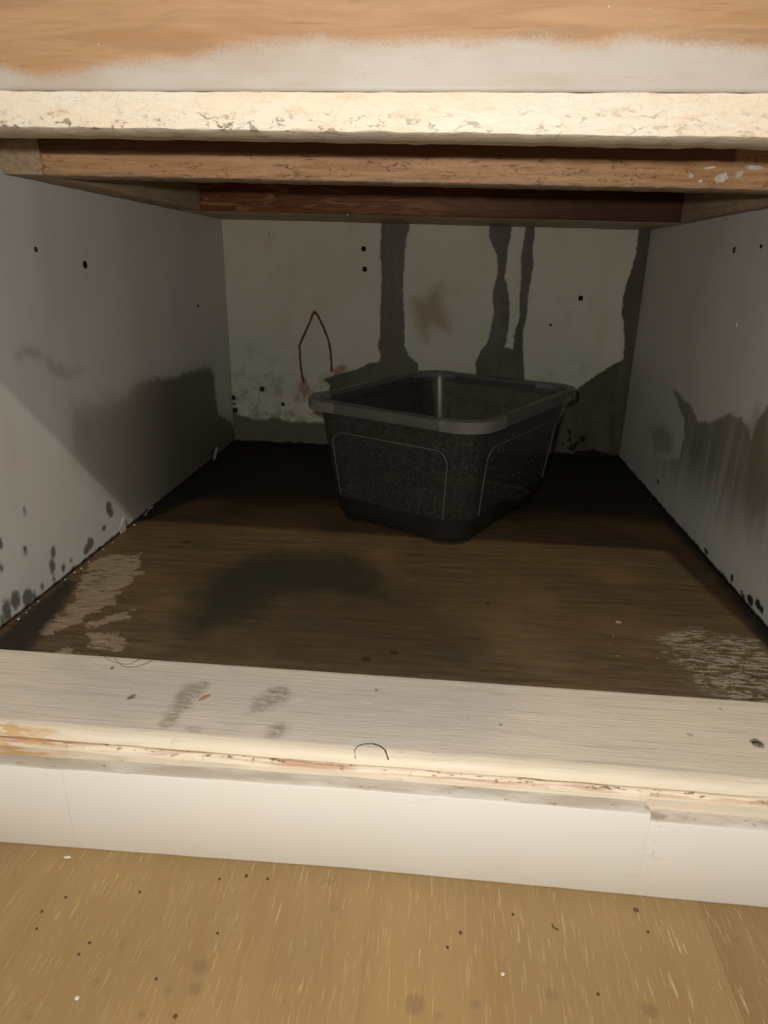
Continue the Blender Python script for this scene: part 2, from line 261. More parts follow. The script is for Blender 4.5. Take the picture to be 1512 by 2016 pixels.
# ------------------------------------------------------------------ node helper
class NT:
    def __init__(s, name):
        s.m = bpy.data.materials.new(name); s.m.use_nodes = True
        s.t = s.m.node_tree; s.n = s.t.nodes; s.n.clear()
        s.out = s.n.new('ShaderNodeOutputMaterial')
        s.tc = s.n.new('ShaderNodeNewGeometry').outputs['Position']
        s.sep = s.n.new('ShaderNodeSeparateXYZ'); s.t.links.new(s.tc, s.sep.inputs[0])
    def set(s, inp, v):
        if isinstance(v, bpy.types.NodeSocket): s.t.links.new(v, inp)
        elif isinstance(v, (tuple, list)) and len(v) == 3 and inp.type == 'RGBA': inp.default_value = (*v, 1)
        else: inp.default_value = v
    def xyz(s, i): return s.sep.outputs[i]
    def math(s, op, a, b=0.0, c=0.0):
        n = s.n.new('ShaderNodeMath'); n.operation = op
        s.set(n.inputs[0], a); s.set(n.inputs[1], b); s.set(n.inputs[2], c)
        return n.outputs[0]
    def coord(s, sc):
        n = s.n.new('ShaderNodeMapping'); s.t.links.new(s.tc, n.inputs[0]); n.inputs['Scale'].default_value = sc
        return n.outputs[0]
    def noise(s, sc, detail=4, rough=.55, dist=0.0):
        n = s.n.new('ShaderNodeTexNoise')
        s.t.links.new(s.coord(sc if isinstance(sc, tuple) else (sc, sc, sc)), n.inputs['Vector'])
        n.inputs['Scale'].default_value = 1; n.inputs['Detail'].default_value = detail
        n.inputs['Roughness'].default_value = rough; n.inputs['Distortion'].default_value = dist
        return n.outputs['Fac']
    def cracks(s, sc, warp=.4):
        n = s.n.new('ShaderNodeTexVoronoi'); n.feature = 'DISTANCE_TO_EDGE'
        add = s.n.new('ShaderNodeVectorMath'); add.operation = 'ADD'
        nz = s.n.new('ShaderNodeTexNoise'); s.t.links.new(s.coord(sc), nz.inputs['Vector'])
        nz.inputs['Scale'].default_value = 1.7; nz.inputs['Detail'].default_value = 4
        mul = s.n.new('ShaderNodeVectorMath'); mul.operation = 'SCALE'; mul.inputs['Scale'].default_value = warp*2
        s.t.links.new(nz.outputs['Color'], mul.inputs[0])
        s.t.links.new(s.coord(sc), add.inputs[0]); s.t.links.new(mul.outputs[0], add.inputs[1])
        s.t.links.new(add.outputs[0], n.inputs['Vector']); n.inputs['Scale'].default_value = 1
        return n.outputs['Distance']
    def dots(s, sc, rad):
        n = s.n.new('ShaderNodeTexVoronoi'); s.t.links.new(s.coord(sc if isinstance(sc, tuple) else (sc, sc, sc)), n.inputs['Vector'])
        n.inputs['Scale'].default_value = 1
        return s.ramp(n.outputs['Distance'], rad, rad*.6)
    def ramp(s, v, lo, hi, a=0.0, b=1.0):
        n = s.n.new('ShaderNodeMapRange'); n.interpolation_type = 'SMOOTHSTEP'
        if lo > hi: lo, hi, a, b = hi, lo, b, a
        s.set(n.inputs['Value'], v); n.inputs['From Min'].default_value = lo; n.inputs['From Max'].default_value = hi
        n.inputs['To Min'].default_value = a; n.inputs['To Max'].default_value = b
        return n.outputs[0]
    def attr(s, name):
        n = s.n.new('ShaderNodeAttribute'); n.attribute_name = name
        return n.outputs['Fac']
    def mask(s, name, soft, amp=0, nscale=100, gain=1.0, detail=5):
        v = s.attr(name)
        if amp: v = s.math('ADD', v, s.math('MULTIPLY', s.math('SUBTRACT', s.noise(nscale, detail, .65), .5), 4*amp))
        return s.ramp(v, -soft, soft, 0, gain)
    def mix(s, f, a, b, blend='MIX'):
        n = s.n.new('ShaderNodeMix'); n.data_type = 'RGBA'; n.blend_type = blend
        s.set(n.inputs['Factor'], f); s.set(n.inputs['A'] if False else n.inputs[6], a); s.set(n.inputs[7], b)
        return n.outputs[2]
    def bump(s, h, strength=.3, dist=.001):
        n = s.n.new('ShaderNodeBump'); n.inputs['Strength'].default_value = strength; n.inputs['Distance'].default_value = dist
        s.set(n.inputs['Height'], h)
        return n.outputs[0]
    def done(s, color, rough=.6, spec=.3, bump=None):
        p = s.n.new('ShaderNodeBsdfPrincipled')
        s.set(p.inputs['Base Color'], color); s.set(p.inputs['Roughness'], rough)
        s.set(p.inputs['Specular IOR Level'], spec)
        if bump is not None: s.t.links.new(bump, p.inputs['Normal'])
        s.t.links.new(p.outputs[0], s.out.inputs[0])
        return s.m

# ------------------------------------------------------------------ materials
def mat_back():
    n = NT('stained_back_panel_paint')
    c = n.mix(n.ramp(n.noise(7, 3), .35, .65), (.475, .47, .385), (.53, .485, .42))
    c = n.mix(n.ramp(n.noise((30, 30, 8), 4), .5, .75, 0, .35), c, (.40, .39, .29))
    c = n.mix(n.ramp(n.noise(26, 5, .6), .60, .75, 0, .5), c, (.45, .33, .27))
    # lower part is mottled with old damp
    low = n.ramp(n.math('ADD', n.xyz(2), n.math('MULTIPLY', n.noise(14, 4), .10)), .20, .115)
    c = n.mix(n.math('MULTIPLY', low, n.ramp(n.noise(60, 5, .65), .42, .66, 0, .75)), c, (.22, .22, .13))
    c = n.mix(n.math('MULTIPLY', low, n.ramp(n.noise(150, 4, .7), .58, .7, 0, .8)), c, (.62, .60, .50))
    c = n.mix(n.mask('brown_blot', 12, 3, 60, .62), c, (.22, .15, .06))
    c = n.mix(n.mask('rust_blot', 4, 3, 90, .7), c, (.24, .09, .04))
    line = n.ramp(n.math('ADD', n.attr('rust'), n.math('MULTIPLY', n.noise(220, 3), 1.9)), -1.25, -.1)
    c = n.mix(line, c, (.12, .045, .02))
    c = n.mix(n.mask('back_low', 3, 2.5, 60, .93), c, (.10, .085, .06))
    wet = n.mask('back_wet', 1.0, 1.4, 110, .95)
    rim = n.math('SUBTRACT', n.mask('back_wet', 2.5, 1.4, 110), wet)
    c = n.mix(n.ramp(rim, 0, .5, 0, .6), c, (.17, .135, .06))
    c = n.mix(wet, c, n.mix(n.ramp(n.noise((40, 40, 12), 4), .35, .7), (.045, .038, .026), (.075, .064, .045)))
    c = n.mix(n.mask('back_spot', .8, .8, 300, .97), c, (.012, .010, .008))
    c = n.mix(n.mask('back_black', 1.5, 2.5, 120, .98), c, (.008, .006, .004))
    return n.done(c, n.math('SUBTRACT', .65, n.math('MULTIPLY', wet, .2)), .2,
                  n.bump(n.noise(260, 3), .15, .0006))

def mat_side(name, right=False):
    n = NT(name)
    c = n.mix(n.ramp(n.noise(6, 3), .35, .65), (.52, .515, .50), (.57, .55, .515))
    c = n.mix(n.ramp(n.noise((20, 20, 6), 5), .5, .8, 0, .4), c, (.42, .40, .35))
    if right:
        streak = n.noise((70, 70, 5), 5, .6)
        fade = n.ramp(n.math('ADD', n.xyz(2), n.math('MULTIPLY', n.noise((50, 50, 6), 4), .06)), .045, .12)
        c = n.mix(n.math('MULTIPLY', n.mask('right_wet', 3, 3.5, 60, .80), fade), c, n.mix(n.ramp(streak, .35, .65), (.105, .098, .06), (.165, .155, .11)))
        c = n.mix(n.mask('right_olive', 9, 4, 50, .5), c, (.15, .14, .06))
        c = n.mix(n.math('MULTIPLY', n.ramp(n.xyz(2), .20, .05), n.ramp(streak, .54, .68, 0, .22)), c, (.58, .57, .52))
        c = n.mix(n.mask('right_spot', .9, 1.2, 250, .95), c, (.015, .014, .013))
    else:
        c = n.mix(n.mask('left_faint', 5, 4, 60, .45), c, (.22, .21, .13))
        c = n.mix(n.mask('left_wet', 22, 6, 40, .55), c, (.22, .20, .12))
        c = n.mix(n.math('MULTIPLY', n.mask('left_wet', 4.5, 4.0, 60, .80), n.ramp(n.xyz(1), .19, .40, .12, 1)), c, (.075, .062, .042))
        c = n.mix(n.mask('left_spot', 1.6, 1.6, 220, .82), c, (.05, .05, .04))
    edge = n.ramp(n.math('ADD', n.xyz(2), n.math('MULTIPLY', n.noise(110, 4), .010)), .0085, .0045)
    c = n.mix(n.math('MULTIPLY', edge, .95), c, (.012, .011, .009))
    c = n.mix(n.dots(130, .06), c, (.2, .18, .15))
    return n.done(c, .5, .3, n.bump(n.noise(200, 3), .12, .0006))

def mat_bottom():
    n = NT('water_damaged_plywood_bottom')
    g = n.noise((14, 150, 10), 6, .62, .6)
    c = n.mix(n.ramp(g, .3, .7), (.064, .042, .021), (.112, .073, .038))
    c = n.mix(n.ramp(n.noise(9, 4), .42, .68), c, (.125, .08, .037))
    c = n.mix(n.ramp(n.noise((40, 320, 30), 5, .7), .55, .78, 0, .6), c, (.03, .019, .010))
    c = n.mix(n.ramp(n.noise(16, 4), .52, .7, 0, .5), c, (.06, .05, .032))
    # pale worn veneer towards the front edge
    fr = n.ramp(n.xyz(1), .16, .0)
    c = n.mix(n.math('MULTIPLY', fr, n.ramp(n.noise((30, 190, 10), 5, .65), .38, .7, 0, .5)), c, (.15, .122, .085))
    c = n.mix(n.mask('fl_mid', 26, 10, 30, .60), c, (.045, .032, .021))
    c = n.mix(n.mask('fl_green', 20, 9, 40, .85), c, (.024, .025, .017))
    pale = n.math('MULTIPLY', n.mask('fl_pale', 1.2, 9, (55, 95, 40), 1.0, 8), n.ramp(n.noise((50, 130, 10), 8, .75), .40, .47, .12, 1))
    c = n.mix(pale, c, n.mix(n.ramp(n.noise((90, 260, 10), 4, .7), .4, .65), (.20, .155, .108), (.27, .212, .152)))
    scr = n.math('MULTIPLY', n.mask('fl_scr', 8, 13, 45), n.ramp(n.noise((75, 330, 10), 7, .78, .6), .50, .53))
    c = n.mix(scr, c, (.28, .245, .19))
    c = n.mix(n.mask('fl_chip', .5, .4, 300), c, (.36, .29, .20))
    c = n.mix(n.mask('fl_knot', 1.5, 1.0, 200, .8), c, (.03, .022, .012))
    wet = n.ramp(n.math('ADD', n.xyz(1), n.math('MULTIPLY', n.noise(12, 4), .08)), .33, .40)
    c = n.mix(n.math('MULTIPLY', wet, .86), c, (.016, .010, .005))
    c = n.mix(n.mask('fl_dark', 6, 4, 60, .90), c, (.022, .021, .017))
    c = n.mix(n.dots((160, 160, 160), .09), c, (.05, .04, .03))
    return n.done(c, .7, .08, n.bump(n.math('ADD', g, n.noise(300, 2)), .25, .0006))

def mat_sill():
    n = NT('worn_white_sill_paint')
    gr = n.noise((14, 420, 300), 5, .6, .9)
    c = n.mix(n.ramp(n.noise(5, 3), .4, .65), (.66, .59, .48), (.63, .57, .49))
    c = n.mix(n.mask('sl_gray', 22, 10, 20, .70), c, (.50, .455, .425))
    c = n.mix(n.ramp(gr, .47, .72, 0, .38), c, (.36, .32, .27))
    c = n.mix(n.ramp(n.noise((120, 260, 200), 4, .7), .6, .75, 0, .5), c, (.34, .29, .24))
    c = n.mix(n.ramp(n.noise((45, 330, 200), 4, .6), .62, .7, 0, .5), c, (.72, .66, .55))
    c = n.mix(n.math('MULTIPLY', n.mask('sl_dirt', 4, 4, 70, .8), n.ramp(n.noise((140, 300, 200), 4, .7), .3, .62, .15, 1)), c, (.24, .195, .15))
    c = n.mix(n.mask('sl_spot', .8, 1.3, 300, .85), c, (.12, .10, .09))
    # bright rounded edge, then bare pinkish wood and grime in the groove below it
    c = n.mix(n.math('MULTIPLY', n.ramp(n.xyz(1), -.0675, -.0705), n.ramp(n.noise((60, 60, 60), 3), .25, .4)), c, (.74, .66, .54))
    gv = n.math('MULTIPLY', n.ramp(n.xyz(2), .0008, -.0004), n.ramp(n.xyz(2), -.0055, -.0038))
    bare = n.ramp(n.noise((13, 30, 300), 4, .6), .44, .56)
    c = n.mix(n.math('MULTIPLY', gv, bare), c, n.mix(n.ramp(n.noise((30, 400, 900), 4), .4, .6), (.42, .24, .17), (.50, .36, .25)))
    c = n.mix(n.math('MULTIPLY', gv, n.ramp(n.noise((160, 90, 500), 4, .7), .55, .66, 0, .9)), c, (.16, .12, .08))
    yl = n.math('MULTIPLY', n.ramp(n.xyz(0), .125, .085), n.ramp(n.xyz(1), -.071, -.074))
    c = n.mix(n.math('MULTIPLY', yl, n.ramp(n.noise((70, 300, 500), 4), .4, .6, .1, .9)), c, (.56, .36, .16))
    return n.done(c, .55, .35, n.bump(n.math('ADD', gr, n.math('MULTIPLY', n.noise((150, 300, 300), 4, .7), .7)), .5, .0009))

def mat_cream():
    n = NT('cracked_cream_edge_paint')
    c = n.mix(n.ramp(n.noise((22, 60, 60), 4, .6), .35, .65), (.60, .56, .485), (.61, .53, .42))
    c = n.mix(n.ramp(n.noise((90, 200, 200), 5, .7), .5, .75, 0, .5), c, (.54, .38, .24))
    c = n.mix(n.ramp(n.noise((200, 300, 400), 3, .7), .58, .72, 0, .55), c, (.64, .59, .50))
    h = n.ramp(n.math('ADD', n.xyz(2), n.math('MULTIPLY', n.noise((20, 60, 60), 3), .012)), .3175, .3095)
    left = n.ramp(n.xyz(0), .42, .16, .45, 1)
    cr = n.ramp(n.cracks((75, 75, 190), .5), .045, .018)
    spot = n.ramp(n.noise((130, 200, 260), 5, .72), .55, .62)
    patch = n.ramp(n.noise((70, 90, 140), 4, .7), .53, .60)
    c = n.mix(n.math('MULTIPLY', n.math('MULTIPLY', cr, patch), n.math('MULTIPLY', left, n.ramp(h, 0, 1, .08, .9))), c, (.16, .11, .085))
    c = n.mix(n.math('MULTIPLY', n.math('MULTIPLY', spot, h), n.math('MULTIPLY', left, .9)), c, (.20, .155, .12))
    under = n.ramp(n.xyz(1), -.0555, -.0535)
    c = n.mix(n.math('MULTIPLY', under, .6), c, n.mix(n.ramp(n.noise((50, 200, 200), 4), .4, .65), (.62, .54, .45), (.40, .34, .28)))
    return n.done(c, .55, .3, n.bump(n.math('ADD', n.noise((150, 300, 300), 5, .7), n.math('MULTIPLY', cr, -.6)), .4, .0008))

def mat_tan():
    n = NT('varnished_plywood_with_overspray')
    g = n.noise((11, 60, 120), 6, .6, 1.6)
    c = n.mix(n.ramp(g, .32, .68), (.30, .172, .09), (.37, .228, .128))
    c = n.mix(n.ramp(n.noise((10, 30, 70), 3, .5, 1.0), .5, .62, 0, .55), c, (.255, .165, .095))
    c = n.mix(n.ramp(n.noise((26, 60, 460), 5, .65, .6), .60, .70, 0, .6), c, (.25, .115, .05))
    ov = n.attr('tan_over')
    ov = n.math('ADD', ov, n.math('MULTIPLY', n.math('SUBTRACT', n.noise((30, 60, 60), 5, .7), .5), 9))
    ov = n.math('ADD', ov, n.math('MULTIPLY', n.math('SUBTRACT', n.noise(1100, 3, .7), .5), 7))
    m = n.ramp(ov, -3.2, 3.6)
    c = n.mix(n.math('MULTIPLY', m, .95), c, n.mix(n.ramp(n.noise((18, 40, 60), 4), .35, .65), (.40, .375, .35), (.36, .315, .27)))
    c = n.mix(n.math('MULTIPLY', m, n.ramp(n.noise((70, 100, 260), 4, .7), .6, .75, 0, .5)), c, (.35, .25, .18))
    c = n.mix(n.math('MULTIPLY', n.dots((150, 150, 150), .06), n.ramp(n.noise(12, 3), .5, .6)), c, (.62, .54, .42))
    return n.done(c, .5, .3, n.bump(n.math('ADD', g, n.noise(500, 2)), .15, .0006))

def mat_frame_wood():
    n = NT('aged_pine_frame_wood')
    g = n.noise((16, 160, 330), 6, .62, .7)
    c = n.mix(n.ramp(g, .34, .66), (.34, .185, .09), (.47, .28, .145))
    c = n.mix(n.ramp(n.noise((26, 120, 200), 4), .5, .7, 0, .5), c, (.46, .30, .18))
    cr = n.ramp(n.cracks((90, 110, 230), .8), .05, .02)
    patch = n.ramp(n.noise((60, 60, 160), 4, .7), .52, .6)
    c = n.mix(n.math('MULTIPLY', cr, n.math('MULTIPLY', patch, .8)), c, (.10, .05, .03))
    c = n.mix(n.ramp(n.noise((45, 200, 520), 5, .65), .60, .68, 0, .8), c, (.09, .055, .035))
    # face rail's shadow, over some dark stain, painted into the rail's upper part
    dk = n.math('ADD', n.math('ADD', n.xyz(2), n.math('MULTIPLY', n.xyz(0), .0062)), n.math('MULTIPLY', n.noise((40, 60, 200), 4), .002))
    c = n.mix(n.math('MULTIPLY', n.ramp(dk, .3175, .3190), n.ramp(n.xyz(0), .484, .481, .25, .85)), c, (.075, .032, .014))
    # grime along the lower edge and below
    zz = n.math('ADD', n.xyz(2), n.math('MULTIPLY', n.xyz(0), .0125))
    e = n.ramp(n.math('ADD', zz, n.math('MULTIPLY', n.noise((50, 100, 200), 4), .0045)), .3090, .3065)
    c = n.mix(n.math('MULTIPLY', e, .8), c, n.mix(n.ramp(n.noise((120, 200, 300), 4), .4, .6), (.15, .11, .08), (.28, .23, .17)))
    return n.done(c, .55, .3, n.bump(n.math('ADD', g, n.math('MULTIPLY', cr, -.5)), .4, .0008))

def mat_runner():
    n = NT('grey_weathered_runner_wood')
    g = n.noise((200, 14, 260), 6, .62, .6)
    c = n.mix(n.ramp(g, .34, .66), (.27, .20, .13), (.37, .28, .19))
    c = n.mix(n.ramp(n.noise(40, 4), .5, .7, 0, .6), c, (.24, .21, .17))
    c = n.mix(n.ramp(n.noise((300, 30, 300), 4, .7), .6, .7, 0, .7), c, (.09, .06, .04))
    return n.done(c, .65, .25, n.bump(g, .3, .0008))

def mat_backrail():
    n = NT('wet_dark_red_brown_wood')
    g = n.noise((18, 120, 260), 6, .62, 1.2)
    c = n.mix(n.ramp(g, .4, .7), (.10, .034, .012), (.18, .072, .026))
    c = n.mix(n.math('MULTIPLY', n.ramp(n.noise((24, 60, 160), 4, .6, .8), .52, .64), n.ramp(n.xyz(0), .42, .24, 0, .6)), c, (.30, .15, .065))
    c = n.mix(n.ramp(n.xyz(0), .25, .45, 0, .75), c, (.035, .011, .006))
    c = n.mix(n.math('MULTIPLY', n.ramp(n.xyz(1), .4315, .433), .8), c, n.mix(n.ramp(n.noise((60, 60, 60), 4), .4, .6), (.42, .31, .20), (.52, .40, .27)))  # underside coloured paler to stand in for bounced light
    return n.done(c, .5, .18, n.bump(g, .2, .0006))

def mat_base():
    n = NT('white_baseboard_paint')
    c = n.mix(n.ramp(n.noise(8, 3), .35, .65), (.775, .755, .71), (.77, .765, .74))
    c = n.mix(n.ramp(n.noise((30, 30, 150), 4, .6), .66, .76, 0, .35), c, (.56, .50, .42))
    c = n.mix(n.mask('bb_mark', .8, 1.2, 200, .35), c, (.46, .40, .34))
    # grime where the lip has broken off
    dx = n.math('MULTIPLY', n.math('SUBTRACT', n.xyz(0), .4285), .55); dz = n.math('ADD', n.xyz(1), .0840)
    d2 = n.math('SQRT', n.math('ADD', n.math('MULTIPLY', dx, dx), n.math('MULTIPLY', dz, dz)))
    c = n.mix(n.ramp(n.math('ADD', d2, n.math('MULTIPLY', n.noise(260, 4, .7), .006)), .0068, .0045, 0, .85), c, (.17, .12, .085))
    # dust on the upward ledge
    geo = n.n.new('ShaderNodeNewGeometry'); sp = n.n.new('ShaderNodeSeparateXYZ'); n.t.links.new(geo.outputs['True Normal'], sp.inputs[0])
    led = n.ramp(sp.outputs[2], .8, .97)
    c = n.mix(n.math('MULTIPLY', led, n.ramp(n.noise((24, 120, 40), 4, .6), .3, .6, .35, .9)), c, (.46, .40, .33))
    c = n.mix(n.math('MULTIPLY', led, n.ramp(n.noise((90, 260, 40), 5, .7), .60, .68, 0, .8)), c, (.20, .17, .14))
    return n.done(c, .35, .4, n.bump(n.noise((60, 60, 200), 3), .1, .0008))

def mat_plank(name, tint):
    n = NT(name)
    t = tint
    c = n.mix(n.ramp(n.noise((16, 4, 4), 4), .35, .65), (.325*t, .215*t, .092*t), (.285*t, .188*t, .086*t))
    c = n.mix(n.ramp(n.noise((90, 6, 4), 4), .45, .7, 0, .5), c, (.27*t, .165*t, .07*t))
    region = n.ramp(n.noise((9, 6, 4), 3), .40, .58, .25, 1)
    dash = n.ramp(n.noise((760, 48, 4), 3, .6, .1), .625, .69)
    c = n.mix(n.math('MULTIPLY', dash, region), c, (.45, .345, .175))
    fine = n.ramp(n.noise((900, 60, 4), 3, .6), .56, .68, 0, .35)
    c = n.mix(fine, c, (.46, .34, .155))
    c = n.mix(n.mask('gl_stain', 1.6, 1.0, 200, .42), c, (.16, .11, .06))
    c = n.mix(n.dots(170, .035), c, (.09, .065, .045))
    c = n.mix(n.dots(60, .018), c, (.10, .08, .06))
    wall = n.ramp(n.xyz(1), -.104, -.09)
    c = n.mix(n.math('MULTIPLY', wall, .25), c, (.20, .13, .06))
    return n.done(c, .42, .35, n.bump(n.noise((420, 28, 4), 3), .08, .0004))

def mat_plain(name, c, rough=.5, spec=.3, var=.25, scale=200):
    n = NT(name)
    cc = n.mix(n.ramp(n.noise(scale, 4), .35, .65), c, tuple(x*(1-var) for x in c))
    return n.done(cc, rough, spec)

def mat_plastic(name, alpha, c, rough=.28, spec=.5, grain=0.0):
    n = NT(name)
    tr = n.n.new('ShaderNodeBsdfTransparent'); tr.inputs[0].default_value = (.86, .85, .82, 1)
    p = n.n.new('ShaderNodeBsdfPrincipled')
    cc = n.mix(n.ramp(n.noise(40, 4), .35, .65), c, tuple(x*.8 for x in c))
    if grain:                          # mist of condensation above the water line
        mist = n.math('MULTIPLY', n.ramp(n.xyz(2), .026, .029), n.ramp(n.noise(330, 3, .7), .42, .72))
        mist = n.math('MULTIPLY', mist, n.ramp(n.noise((45, 45, 14), 3), .3, .65, .4, 1))
        cc = n.mix(mist, cc, tuple(x*2.6 for x in c))
    n.set(p.inputs['Base Color'], cc); p.inputs['Roughness'].default_value = rough
    p.inputs['Specular IOR Level'].default_value = spec
    mx = n.n.new('ShaderNodeMixShader')
    a = n.math('ADD', alpha, n.math('MULTIPLY', n.ramp(n.noise(420, 3, .7), .45, .75), n.math('MULTIPLY', n.ramp(n.xyz(2), .026, .029, .15, 1), grain))) if grain else alpha
    n.set(mx.inputs[0], a)
    n.t.links.new(tr.outputs[0], mx.inputs[1]); n.t.links.new(p.outputs[0], mx.inputs[2])
    if grain: n.t.links.new(n.bump(n.noise(500, 3), .12, .0005), p.inputs['Normal'])
    n.t.links.new(mx.outputs[0], n.out.inputs[0])
    return n.m

def mat_water(name, alpha=.12):
    n = NT(name)
    tr = n.n.new('ShaderNodeBsdfTransparent'); tr.inputs[0].default_value = (.9, .89, .85, 1)
    g = n.n.new('ShaderNodeBsdfGlossy'); g.inputs['Roughness'].default_value = .06
    g.inputs['Color'].default_value = (.9, .9, .9, 1)
    fr = n.n.new('ShaderNodeFresnel'); fr.inputs[0].default_value = 1.33
    f = n.math('ADD', fr.outputs[0], alpha)
    mx = n.n.new('ShaderNodeMixShader'); n.set(mx.inputs[0], f)
    n.t.links.new(tr.outputs[0], mx.inputs[1]); n.t.links.new(g.outputs[0], mx.inputs[2])
    n.t.links.new(mx.outputs[0], n.out.inputs[0])
    return n.m

M_side_l = mat_side('stained_left_side_paint'); M_side_r = mat_side('stained_right_side_paint', True)
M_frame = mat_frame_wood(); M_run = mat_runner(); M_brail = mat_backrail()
M_white = mat_plain('plain_white_paint', (.70, .65, .56), .45)
M_dark = mat_plain('dark_hole', (.012, .010, .009), .9, .05)
M_metal = mat_plain('dull_dark_metal', (.10, .09, .09), .4, .5, .6, 500)
M_rawwood = mat_plain('raw_drawer_wood', (.22, .11, .05), .6, .2)
M_drop = mat_water('water_droplet_film', .34)
M_water = mat_water('standing_water', .02)

# ------------------------------------------------------------------ room floor and baseboard
floor = tag(empty('floor', (0, 0, FLOOR)), kind='structure')
def grid_plank(x0, x1, y0, y1, mat, fine):
    step = .0016 if fine else .05
    fx = np.linspace(x0, x1, int((x1-x0)/step)+2); fy = np.linspace(y0, y1, int((y1-y0)/step)+2)
    nu, nv = len(fx), len(fy)
    X, Y = np.meshgrid(fx, fy); P = np.c_[X.ravel(), Y.ravel()]
    verts = [(x, y, FLOOR) for x, y in P]
    faces = [(j*nu+i, j*nu+i+1, (j+1)*nu+i+1, (j+1)*nu+i) for j in range(nv-1) for i in range(nu-1)]
    b = len(verts)
    for x, y in ((x0, y0), (x1, y0), (x1, y1), (x0, y1)): verts.append((x, y, FLOOR-.008))
    faces += [(b+3, b+2, b+1, b), tuple([b, b+1]+list(range(nu-1, -1, -1))), tuple([b+1, b+2]+[j*nu+nu-1 for j in range(nv-1, -1, -1)]),
              tuple([b+2, b+3]+list(range((nv-1)*nu, nv*nu))), tuple([b+3, b]+[j*nu for j in range(nv)])]
    me = mesh('plank', verts, faces)
    if fine: set_attr(me, 'gl_stain', sdf(P*1000, 'gl_stain', 'flat'))
    else: set_attr(me, 'gl_stain', np.full(len(P), -80.0))
    return me
SEAM = .4566; GAP = .00006
MP = [mat_plank('tan_laminate', 1.0), mat_plank('browner_tan_laminate', .84)]
PW = .45
for i in range(-3, 4):
    x0, x1 = SEAM + PW*(i-1) + GAP, SEAM + PW*i - GAP
    m_ = MP[1] if i in (1, -1, 3) else MP[0]
    if i == 0:
        put('plank', grid_plank(x0, x1, -.30, -.075, m_, True), m_, floor)
        put('plank', grid_plank(x0, x1, -1.6, -.30-GAP, m_, False), m_, floor)
    elif i == 1:
        put('plank', grid_plank(x0, SEAM+.15, -.30, -.075, m_, True), m_, floor)
        put('plank', grid_plank(SEAM+.15+GAP, x1, -.30, -.075, m_, False), m_, floor)
        put('plank', grid_plank(x0, x1, -1.6, -.30-GAP, m_, False), m_, floor)
    else:
        put('plank', grid_plank(x0, x1, -1.6, -.075, m_, False), m_, floor)

M_base = mat_base()
base = tag(empty('baseboard_front', (.28, -.083, FLOOR)), kind='structure')
def bwarp(x, y, z): return (x, y - max(0, .27-x)*.0225, z)
for x0, x1, top in ((-.35, .11575, -.0068), (.1159, .4241, -.0066), (.42413, .95, -.0112)):
    me = board_mesh('board', (x0, x1), (-.088, -.0785), (FLOOR, top), .0012, max(8, int((x1-x0)*200)), .00025, bwarp, 45, 0, True)
    P = np.array([(v.co.x*1000, v.co.z*1000) for v in me.vertices])
    o = put('board', me, M_base, base, True)
    set_attr(me, 'bb_mark', sdf(P, 'bb_mark'))

# ------------------------------------------------------------------ the cabinet
cab = tag(empty('cabinet', (W/2, D/2, FLOOR)), 'old cabinet with damp stained grey inside walls and worn white front sill', 'cabinet')
TOP = .46
left = panel('side_panel', M_side_l, cab, (0, D), (0, TOP), .0024, lambda u, v, w: (w, u, v), .018,
      [('left_wet', 'poly'), ('left_faint', 'poly'), ('left_spot', 'spot')], .0005)
right = panel('side_panel', M_side_r, cab, (0, D), (0, TOP), .0024, lambda u, v, w: (W-w, u, v), .018,
      [('right_wet', 'poly'), ('right_olive', 'poly'), ('right_spot', 'spot')], .0005)
back = panel('back_panel', mat_back(), cab, (-.018, W+.018), (-.018, TOP), .0018, lambda u, v, w: (u, D-w, v), .009,
      [('back_wet', 'poly'), ('back_low', 'poly'), ('back_black', 'poly'), ('back_spot', 'flat'), ('rust', 'line'),
       ('rust_blot', 'poly'), ('brown_blot', 'poly')], .0004)
tag(left, 'grey side panel on the left with large dark damp stain'); tag(right, 'grey side panel on the right with vertical damp streaks')
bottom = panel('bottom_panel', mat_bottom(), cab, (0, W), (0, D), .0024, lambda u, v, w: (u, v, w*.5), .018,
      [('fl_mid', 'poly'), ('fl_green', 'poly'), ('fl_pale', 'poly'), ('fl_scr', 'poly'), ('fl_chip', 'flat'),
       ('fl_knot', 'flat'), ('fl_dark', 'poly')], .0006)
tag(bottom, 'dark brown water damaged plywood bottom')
put('top_panel', board_mesh('top_panel', (-.018, W+.018), (-.03, D+.009), (TOP, TOP+.018), .001, 1, 0), M_white, cab)

# front sill: moulded profile run along X, top at 5 mm, rounded nose, groove below
prof = [(0, -.018), (0, .0046), (-.0006, .005)]
k = 34
prof += [(-.0006-(.0696-.0006)*i/k, .005) for i in range(1, k+1)]
prof += [(-.0720, .0047), (-.0740, .0041), (-.0757, .0031), (-.0768, .0017), (-.0773, .0002), (-.0760, -.0006), (-.0756, -.0018),
         (-.0757, -.0030), (-.0762, -.0040), (-.0774, -.0047), (-.0784, -.0052), (-.0784, -.0075), (-.0782, -.020), (-.06, -.020), (-.03, -.020)]
NX = 330; X0, X1 = -.06, W+.06
verts = []; faces = []
for i in range(NX+1):
    x = X0 + (X1-X0)*i/NX
    for (y, z) in prof:
        a = .00045 if y < -.066 and z > -.007 else .0002
        v = Vector((x, y, z)); nz = mnoise.noise_vector(Vector((x*55, y*90, z*260)))
        chip = max(0, mnoise.noise(Vector((x*38, 4.2, z*120)))-.25)*.0016 if (-.079 < y < -.0735 and z < .004 and z > -.0065) else 0
        verts.append((x, min(0, y + a*nz.y + chip), z + a*nz.z*(0 if y > -.001 else 1)))
m_ = len(prof)
